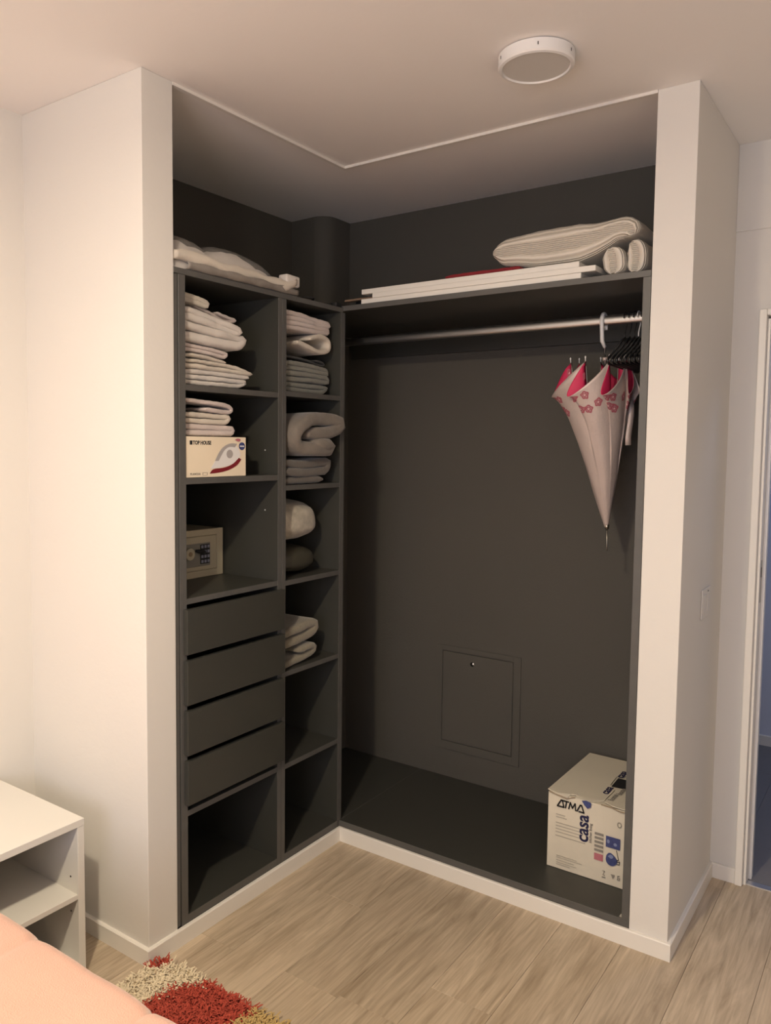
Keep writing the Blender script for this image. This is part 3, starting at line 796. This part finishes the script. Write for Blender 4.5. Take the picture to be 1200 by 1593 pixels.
# flower print following the fabric
bmf = bmesh.new(); bmc = bmesh.new()
def patch(bm, th0, s0, R, r0, r1, off, lobes, amp):
    """annulus on the fabric"""
    n = 30; ring = []
    p0 = surf(th0, s0); du = (surf(th0+.02, s0)-p0).length/.02; dv = (surf(th0, s0+.01)-p0).length/.01
    for rr in (r0, r1):
        row = []
        for k in range(n):
            a = 2*PI*k/n; q = rr*R*(1+amp*math.cos(lobes*a))
            row.append(bm.verts.new(surf(th0+q*math.cos(a)/max(.02, du), min(.995, s0+q*math.sin(a)/dv), off)))
        ring.append(row)
    for k in range(n): bm.faces.new((ring[0][k], ring[0][(k+1) % n], ring[1][(k+1) % n], ring[1][k]))
rf = random.Random(5)
for k in range(NR):
    for fu, s0 in ((.20, .90), (.42, .80), (.66, .90), (.85, .80), (.22, .77), (.62, .76), (.45, .93), (.05, .93)):
        if rf.random() < .12: continue
        th = 2*PI*(k+fu+rf.uniform(-.04, .04))/NR; s = s0+rf.uniform(-.02, .02)
        R = .0140
        patch(bmf, th, s, R, .68, 1.0, .0012, 5, .12); patch(bmf, th, s, R, .28, .50, .0012, 3, .12)
        patch(bmf, th, s, R, .56, .64, .0012, 5, .1); patch(bmc, th, s, R, .0, .22, .0012, 3, .1)
part('flower_print', bmf, M['flower'], um)['kind'] = 'stuff'
part('flower_centre_print', bmc, M['flowerc'], um)['kind'] = 'stuff'
# shaft, handle, ferrule
bm = bmesh.new(); tube(bm, [AB-ax*.01, AT+ax*.055], .0035, 10); part('shaft', bm, M['chrome'], um, True)
bm = bmesh.new(); tube(bm, [AB+ax*.012, AB-ax*.004], [.010, .007], 14); tube(bm, [AB-ax*.004, AB-ax*.080, AB-ax*.084], [.0032, .0025, .001], 10); part('ferrule', bm, M['brass'], um, True)
hp = [AT+ax*.046]
top = Vector((.880, .318, 1.995))
hp += [Vector((.881, .326, 1.93)), top]
for i in range(1, 9):
    a = PI*i/8; hp.append(Vector((.880+.004*i/8, .3345-.0175*math.cos(a)-.0, 1.999+.0245*math.sin(a))))
hp += [Vector((.884, .352, 1.985)), Vector((.884, .352, 1.970))]
bm = bmesh.new(); tube(bm, hp, [.0058]+[.0072]*(len(hp)-1), 12); part('hook_handle', bm, M['wplast'], um, True)['label'] = 'pale grey hooked handle'
bm = bmesh.new(); tube(bm, [AT+ax*.0, AT+ax*.012], .0085, 12); part('collar', bm, M['silver'], um, True)
# closing strap hanging on the right, with button end
bm = bmesh.new(); c0 = surf(-.15, .80, .004)
sp = [c0+Vector((.004*math.sin(i*.9), 0, -.026*i)) for i in range(7)]
for a, b in zip(sp[:-1], sp[1:]):
    for sgn in (0,):
        q = [a-sc_r*.010, a+sc_r*.010, b+sc_r*.010, b-sc_r*.010]; bm.faces.new([bm.verts.new(v) for v in q])
bmesh.ops.remove_doubles(bm, verts=bm.verts, dist=1e-5)
o = part('closing_strap', bm, M['silver'], um, True); sd = o.modifiers.new('solid', 'SOLIDIFY'); sd.thickness = .0012

# ------------------------------------------------------------------ clothes hangers
def hanger(x, tilt, name='clothes_hanger', material=None, hmat=None):
    material = material or M['hang']
    h = thing(name, (x, .33, 2.0), '', 'hanger')
    zt = 2.0+.0205
    bm = bmesh.new(); pts = []
    for i in range(11):
        a = PI*1.15*(1-i/10)-.25
        pts.append((0, .021*math.cos(a)*1.0, .0+.003+.0195*math.sin(a)))
    pts = [(0, q[1], q[2]) for q in pts]
    pts += [(0, .018, -.020), (0, .008, -.036), (0, 0, -.050), (0, 0, -.068)]
    tube(bm, pts, .0019, 8); hk = from_bm('hook', bm, hmat or material, h, True)
    bm = bmesh.new()
    bar = [(0, 0, -.066), (0, .03, -.076), (0, .09, -.108), (0, .155, -.138), (0, .182, -.152), (0, .188, -.161), (0, .178, -.168), (0, .10, -.170), (0, -.10, -.170), (0, -.178, -.168), (0, -.188, -.161), (0, -.182, -.152), (0, -.155, -.138), (0, -.09, -.108), (0, -.03, -.076)]
    tube(bm, bar, .0042, 8, closed=True)
    bm_box(bm, (-.003, -.010, -.080), (.003, .010, -.064), .002)
    from_bm('frame', bm, material, h, True)
    h.rotation_euler = (0, 0, tilt)
    return h
GH = 'black plastic hangers bunched at the right end of the rail'
hs = []
HL = ['black hanger at the left end of the dark bunch, nearest the umbrella', 'second black hanger of the bunch counted from the umbrella', 'third black hanger of the bunch, just left of the pale hook',
      'fourth black hanger of the bunch, just right of the pale hook', 'fourth black hanger of the bunch counted from the right side panel', 'third black hanger of the bunch counted from the right side panel',
      'second black hanger of the bunch counted from the right side panel', 'black hanger at the right end of the rail, nearest the side panel']
for i, (x, a) in enumerate(((.958, .020), (.974, .012), (.990, .000), (1.016, .006), (1.031, .000), (1.046, -.006), (1.062, -.010), (1.078, -.014))):
    if i == 0:
        h = hanger(x, a); first = h
    else:
        h = first.copy(); COL.objects.link(h); h.location.x = x; h.rotation_euler = (0, 0, a)
        for ch in first.children:
            c = ch.copy(); COL.objects.link(c); c.parent = h
    h['label'] = HL[i]; h['group'] = GH
    hs.append(h)
h = hanger(1.003, 0, hmat=M['wplast'])
h['label'] = 'black hanger with a pale grey hook in the middle of the dark bunch'; h['group'] = GH

# ------------------------------------------------------------------ appliance carton
ab = thing('appliance_carton', (.93, .38, .0785), 'worn white appliance carton with torn top flaps on the wardrobe floor', 'box')
AX0, AX1, AY0, AY1, AZ0, AZ1 = .792, 1.0975, .168, .598, .0788, .352
bm = bmesh.new(); bm_box(bm, (AX0, AY0, AZ0), (AX1, AY1, AZ1-.004), .002, 2)
bmesh.ops.subdivide_edges(bm, edges=bm.edges, cuts=5, use_grid_fill=True)
for v in bm.verts:
    if v.co.z > AZ0+.01: v.co += Vector((0, -.0035*math.exp(-((v.co.x-.9)**2+(v.co.z-.22)**2)/.006) if v.co.y < AY0+.003 else 0, 0))
part('carton_body', bm, M['card'], ab)
# top flaps, slightly lifted and uneven
def flap(pts, name='top_flap', th=.003, mt=None):
    bm = bmesh.new(); a = [bm.verts.new(p) for p in pts]; f = bm.faces.new(a)
    if f.normal.z < 0 or True: bm.normal_update()
    r_ = bmesh.ops.extrude_face_region(bm, geom=[f]); bmesh.ops.translate(bm, verts=[v for v in r_['geom'] if isinstance(v, bmesh.types.BMVert)], vec=(0, 0, th))
    return part(name, bm, mt or M['card'], ab)
XM = .985
Z = AZ1-.0035
flap([(AX0-.001, AY0-.001, Z+.006), (AX0+.03, AY0-.004, Z+.001), (AX0+.072, AY0-.006, Z-.004), (AX0+.078, AY0+.012, Z+.002), (AX0+.094, AY0+.016, Z+.003), (AX0+.10, AY0-.002, Z), (XM-.045, AY0-.003, Z+.001), (XM-.006, AY0+.03, Z+.002), (XM-.004, AY0+.14, Z+.001),
      (XM-.030, AY0+.17, Z+.002), (XM-.034, AY0+.26, Z+.002), (XM-.004, AY0+.30, Z+.001), (XM-.004, AY1, Z), (AX0, AY1, Z)])
flap([(XM-.002, AY0+.02, Z+.004), (XM+.03, AY0-.002, Z+.006), (AX1-.002, AY0-.006, Z+.004), (AX1-.001, AY0+.15, Z+.003), (XM+.045, AY0+.17, Z+.003), (XM+.0, AY0+.15, Z+.002)])
flap([(XM+.001, AY0+.30, Z+.001), (XM+.050, AY0+.27, Z+.003), (AX1-.001, AY0+.26, Z+.003), (AX1-.001, AY1, Z), (XM, AY1, Z)])
flap([(XM-.026, AY0+.17, Z+.0005), (XM+.035, AY0+.175, Z+.0005), (XM+.045, AY0+.26, Z+.0005), (XM-.028, AY0+.256, Z+.0005)], 'open_slot', .0004, M['blackp'])['label'] = 'dark hole torn between the top flaps'
# raw torn edges
bm = bmesh.new()
tube(bm, [(AX0+.004, AY0-.0035, Z+.001), (AX0+.034, AY0-.006, Z-.003), (AX0+.070, AY0-.006, Z-.008), (AX0+.084, AY0-.002, Z-.002), (AX0+.096, AY0-.001, Z+.001)], .0016, 6)
part('torn_edge', bm, M['cardin'], ab)['label'] = 'brown torn cardboard edge'
bm = bmesh.new()
tube(bm, [(XM-.006, AY0-.001, Z+.002), (XM+.03, AY0-.004, Z+.002), (XM+.06, AY0-.008, Z-.002), (AX1-.002, AY0-.008, Z+.001)], .0016, 6)
part('torn_edge', bm, M['cardin'], ab)['label'] = 'brown torn cardboard edge'
WF, HF = AX1-AX0, AZ1-AZ0
ff = lambda u, v, h: Vector((AX0+.006+u*.274*.85, AY0-.0038-h, AZ0+v*.274))-ab.location     # front face, u and v in box heights
FY = Matrix(((1, 0, 0, 0), (0, 0, -1, 0), (0, 1, 0, 0), (0, 0, 0, 1)))             # text on a face looking to -y
# brand word in bar-less lettering
def letters():
    s = []; x = .125; y0 = .795; hh = .085; w_ = .020
    def A(x): return [([(x, y0), (x+.05, y0+hh), (x+.085, y0+hh*.95), (x+.085, y0), (x+.0, y0)], w_)]
    s += [([(x, y0), (x+.055, y0+hh), (x+.075, y0+hh), (x+.10, y0), (x, y0)], w_)]; x += .095
    s += [([(x-.012, y0+hh), (x+.075, y0+hh)], w_), ([(x+.045, y0+hh), (x+.030, y0)], w_)]; x += .08
    s += [([(x, y0), (x+.022, y0+hh), (x+.055, y0+.02), (x+.095, y0+hh), (x+.105, y0)], w_)]; x += .125
    s += [([(x, y0), (x+.048, y0+hh), (x+.068, y0+hh), (x+.105, y0), (x+.03, y0)], w_)]
    return s
shear = lambda u, v, h: ff(u*1.0, v-.13*u, h)
decal('printed_brand', [], M['blackp'], ab, letters(), fn=lambda u, v, h: ff(u, v+.035, h))
text_mesh('casa', .062, M['navy'], ab, Matrix.Translation(ff(.600, .455, .0002)) @ FY @ Matrix.Rotation(PI/2, 4, 'Z'), 'printed_word', bold=.0013, sx=.93)
text_mesh('kitchen living', .013, M['greyp'], ab, Matrix.Translation(ff(.655, .47, .0002)) @ FY @ Matrix.Rotation(PI/2, 4, 'Z'), 'printed_small_word', bold=.0003)
lines = []
for v, u1_ in ((.72, .25), (.685, .27)): lines.append(([(.11, v), (u1_, v)], .009))
for v, u1_ in ((.61, .50), (.57, .47), (.53, .47), (.49, .47), (.44, .56)): lines.append(([(.11, v), (u1_, v)], .011))
for v, u1_ in ((.18, .44), (.155, .52), (.12, .40), (.09, .44), (.065, .34)): lines.append(([(.13, v), (u1_, v)], .006))
decal('printed_text_lines', [], M['lgreyp'], ab, lines, fn=ff)['kind'] = 'stuff'
decal('printed_spec_bars', [rect(.70, .60-.052*i, .83, .63-.052*i) for i in range(5)], M['greyp'], ab, fn=ff)
decal('printed_pink_square', [rect(.70, .28, .83, .365)], M['pinkp'], ab, fn=ff)
decal('printed_photo', [rect(.865, .485, 1.07, .625)], M['bluep'], ab, fn=ff)
decal('printed_photo_detail', [[(.90+.02*math.cos(a), .56+.025*math.sin(a)) for a in [k*PI/6 for k in range(12)]], [(1.0+.025*math.cos(a), .54+.02*math.sin(a)) for a in [k*PI/6 for k in range(12)]]], M['lbluep'], ab, fn=lambda u, v, h: ff(u, v, h+.0004))
jug = qcurve([(.87, .33), (.88, .39), (.93, .43), (1.0, .39), (1.04, .35), (1.03, .30), (.98, .26), (.92, .26), (.88, .29), (.87, .33)])[:-1]
decal('printed_appliance', [jug], M['bluep'], ab, fn=ff)
decal('printed_appliance_shine', [qcurve([(.90, .37), (.94, .41), (.99, .38), (.95, .345), (.90, .37)])[:-1]], M['lbluep'], ab, fn=lambda u, v, h: ff(u, v, h+.0004))
decal('printed_appliance_parts', [], M['blackp'], ab, [([(1.02, .47), (1.055, .36), (1.03, .35)], .008), ([(1.03, .33), (1.07, .34), (1.065, .30), (1.03, .30)], .009)], fn=ff)
circ = [(1.05+.027*math.cos(a), .80+.030*math.sin(a)) for a in [k*PI/8 for k in range(17)]]
decal('printed_seal', [], M['lgreyp'], ab, [(circ, .009)], fn=ff)
decal('printed_triangle', [[(.95, .155), (.98, .10), (1.01, .155)]], M['greyp'], ab, fn=ff)
decal('printed_symbols', [], M['greyp'], ab, [([(.83, .165), (.86, .165), (.835, .115), (.865, .115)], .007), ([(.825, .085), (.87, .085)], .011), ([(1.075, .16), (1.05, .155), (1.045, .11), (1.075, .105), (1.08, .13), (1.062, .13)], .009)], fn=ff)['kind'] = 'stuff'
# crumpled blue sticker folded over the top edge
bm = bmesh.new()
poly(bm, [(.445, .985), (.50, 1.0), (.565, .985), (.56, .93), (.52, .90), (.48, .935)], lambda u, v, h: Vector((AX0+u*.274, AY0-.0062-h, AZ0+v*.274)), .0006)
part('blue_sticker', bm, M['bluep'], ab)['label'] = 'crumpled blue sticker at the top edge'
# words on the top flaps, reading away from the viewer
tz = AZ1+.0012
for yy, b_ in ((AY0+.085, 'casa'), (AY0+.255, 'casa')):
    text_mesh(b_, .040, M['navy'], ab, Matrix.Translation(Vector((XM-.012, yy, tz+.0006))-ab.location) @ Matrix.Rotation(PI/2, 4, 'Z'), 'printed_word', bold=.0012)
text_mesh('home', .026, M['greyp'], ab, Matrix.Translation(Vector((XM+.022, AY0+.035, tz+.0040))-ab.location) @ Matrix.Rotation(PI/2, 4, 'Z'), 'printed_word', bold=.0008)
text_mesh('home', .026, M['greyp'], ab, Matrix.Translation(Vector((XM+.030, AY0+.10, tz+.0040))-ab.location) @ Matrix.Rotation(PI/2, 4, 'Z'), 'printed_word', bold=.0008)

# ------------------------------------------------------------------ nightstand
ns = thing('nightstand', (-.32, -1.28, 0), 'white open nightstand with a middle shelf beside the pink bed', 'nightstand')
NX0, NX1, NY0, NY1 = -.560, -.109, -1.470, -1.100
box('table_top', (NX0, NY0, .457), (NX1, NY1, .478), M['white'], ns, .001)
for y0, y1_ in ((NY1-.022, NY1), (NY0, NY0+.022)): box('side_panel', (NX0, y0, .0), (NX1-.001, y1_, .4565), M['white'], ns, .001)
box('shelf', (NX0+.008, NY0+.022, .241), (NX1-.004, NY1-.022, .257), M['white'], ns, .001)
box('bottom_shelf', (NX0+.008, NY0+.022, .03), (NX1-.004, NY1-.022, .046), M['white'], ns, .001)
box('back_panel', (NX0, NY0+.022, .0), (NX0+.008, NY1-.022, .4565), M['white'], ns, .0005)
for z in (.300, .196):
    bm = bmesh.new(); cyl(bm, (NX1-.037, NY1-.0225, z), .0028, .001, 'y', 10); part('pin_hole', bm, M['blackp'], ns)

# ------------------------------------------------------------------ bed
bd = thing('bed', (.4, -2.2, 0), 'bed with a padded peach pink quilted bedspread in the lower left corner', 'bed')
box('bed_base', (-.54, -2.86, .05), (1.34, -1.53, .24), M['mattress'], bd, .01, 2)
def quilt():
    bm = bmesh.new(); X0, X1, Y0, Y1, ZT, ZB, R = -.555, 1.38, -2.93, -1.499, .495, .16, .042
    NXq = 150
    def prof(n):
        P = [(Y1, ZB), (Y1, ZB+.08), (Y1, ZB+.16)]
        for i in range(9):
            a = PI/2*i/8; P.append((Y1-R+R*math.cos(a), ZT-R+R*math.sin(a)))
        for i in range(1, 40): P.append((Y1-R-i*(Y1-R-(Y0+R))/40, ZT))
        for i in range(9):
            a = PI/2+PI/2*i/8; P.append((Y0+R+R*math.cos(a), ZT-R+R*math.sin(a)))
        P += [(Y0, ZB+.16), (Y0, ZB)]
        return P
    P = prof(0); rows = []
    for i in range(NXq+1):
        x = X0+(X1-X0)*i/NXq; row = []
        for j, (y, z) in enumerate(P):
            # bowed transverse seam: the channel bends back as it nears the edge
            xs = .310 if True else 0
            bow = .035*max(0, 1-abs(y-(-1.60))/.12)
            d = ((x-(.300-0.0)-bow*0) / .372) % 1.0; d = min(d, 1-d)*.372
            g = -.0070*math.exp(-(d/.006)**2)-.0025*math.exp(-(d/.03)**2)
            puff = .002*math.sin(PI*min(1, d/.186))
            ly = abs(y-(-1.640)); g2 = -.0028*math.exp(-(ly/.012)**2) if z > ZT-.03 else 0
            nz = noise.noise(Vector((x*5, y*5, z*5)))*.003+noise.noise(Vector((x*16, y*9, z*9)))*.0010
            nrm = Vector((0, 0, 1))
            if z <= ZT-R+1e-6: nrm = Vector((0, 1 if y > -2 else -1, 0))
            elif z < ZT-1e-6:
                cy_ = Y1-R if y > -2 else Y0+R; nrm = Vector((0, y-cy_, z-(ZT-R))).normalized()
            k_ = g+puff+g2+nz
            row.append(bm.verts.new((x, y+nrm.y*k_, z+nrm.z*k_)))
        rows.append(row)
    for a, b in zip(rows[:-1], rows[1:]):
        for j in range(len(P)-1): bm.faces.new((a[j], a[j+1], b[j+1], b[j]))
    bm.faces.new(rows[0]); bm.faces.new(rows[-1][::-1])
    return part('bedspread', bm, M['peach'], bd, True)
quilt()
for x in (-.45, 1.25):
    for y in (-2.78, -1.62):
        bm = bmesh.new(); cyl(bm, (x, y, .025), .022, .05, 'z', 16); part('leg', bm, M['wood'], bd)

# ------------------------------------------------------------------ shaggy rug
rug = thing('shag_rug', (.7, -1.3, 0), 'shaggy rug of cream, red and mustard patches on the floor beside the bed', 'rug')
RX0, RX1, RY0, RY1 = .035, 1.20, -1.50, -.935
box('rug_backing', (RX0, RY0, .0005), (RX1, RY1, .006), mat('rug_backing', (.30, .24, .18), .95), rug, 0)
M['pile_cream'] = mat('cream_pile', (.78, .68, .50), .9, var=.25, vscale=60)
M['pile_red'] = mat('red_pile', (.42, .062, .038), .9, var=.35, vscale=60)
M['pile_must'] = mat('mustard_pile', (.52, .37, .15), .9, var=.3, vscale=60)
def zone(x, y):
    n_ = noise.noise(Vector((x*14, y*14, 2)))*.030
    u = x+.55*(y+.93)*0
    xx = x+n_
    if xx < .075 and y > -.985: return 'red'
    edge1 = .205+(-.93-y)*-.38
    if xx < edge1: return 'cream'
    if xx < .405: return 'red'
    if xx < .56: return 'must'
    if xx < .80: return 'cream'
    if xx < 1.0: return 'red'
    return 'must'
rr = random.Random(3)
geo = {k: ([], []) for k in ('cream', 'red', 'must')}
def strand(x, y, big):
    z = zone(x, y); V, Fc = geo[z]
    a = rr.uniform(0, 2*PI); ln = rr.uniform(.024, .044); lean = rr.uniform(.2, 1.0)
    dx, dy = math.cos(a)*lean*ln, math.sin(a)*lean*ln
    w_ = rr.uniform(.0017, .0029); px_, py_ = -math.sin(a)*w_, math.cos(a)*w_
    hz = ln*math.sqrt(max(.1, 1-lean*lean*.8))*.75
    b = len(V)
    V.extend([(x-px_, y-py_, .005), (x+px_, y+py_, .005), (x+dx*.45+px_, y+dy*.45+py_, .005+hz*.8), (x+dx*.45-px_, y+dy*.45-py_, .005+hz*.8),
              (x+dx*.45, y+dy*.45, .005+hz*.8+w_*1.2), (x+dx+px_*.8, y+dy+py_*.8, .005+hz), (x+dx-px_*.8, y+dy-py_*.8, .005+hz)])
    Fc.extend([(b, b+1, b+2, b+3), (b+3, b+2, b+5, b+6), (b, b+4, b+1), (b+1, b+4, b+2), (b, b+3, b+4), (b+2, b+4, b+5), (b+4, b+3, b+6), (b+4, b+6, b+5)])
for i in range(26000):
    near = rr.random() < .72
    x = rr.uniform(RX0, .66) if near else rr.uniform(.66, RX1)
    y = rr.uniform(-1.30, RY1) if near else rr.uniform(RY0, RY1)
    strand(x, y, near)
for k, (V, Fc) in geo.items():
    me = bpy.data.meshes.new(k+'_pile'); me.from_pydata([tuple(Vector(v)-rug.location) for v in V], [], Fc)
    o = link({'cream': 'cream_pile', 'red': 'red_pile', 'must': 'mustard_pile'}[k], me, M['pile_'+k], rug); o['kind'] = 'stuff'
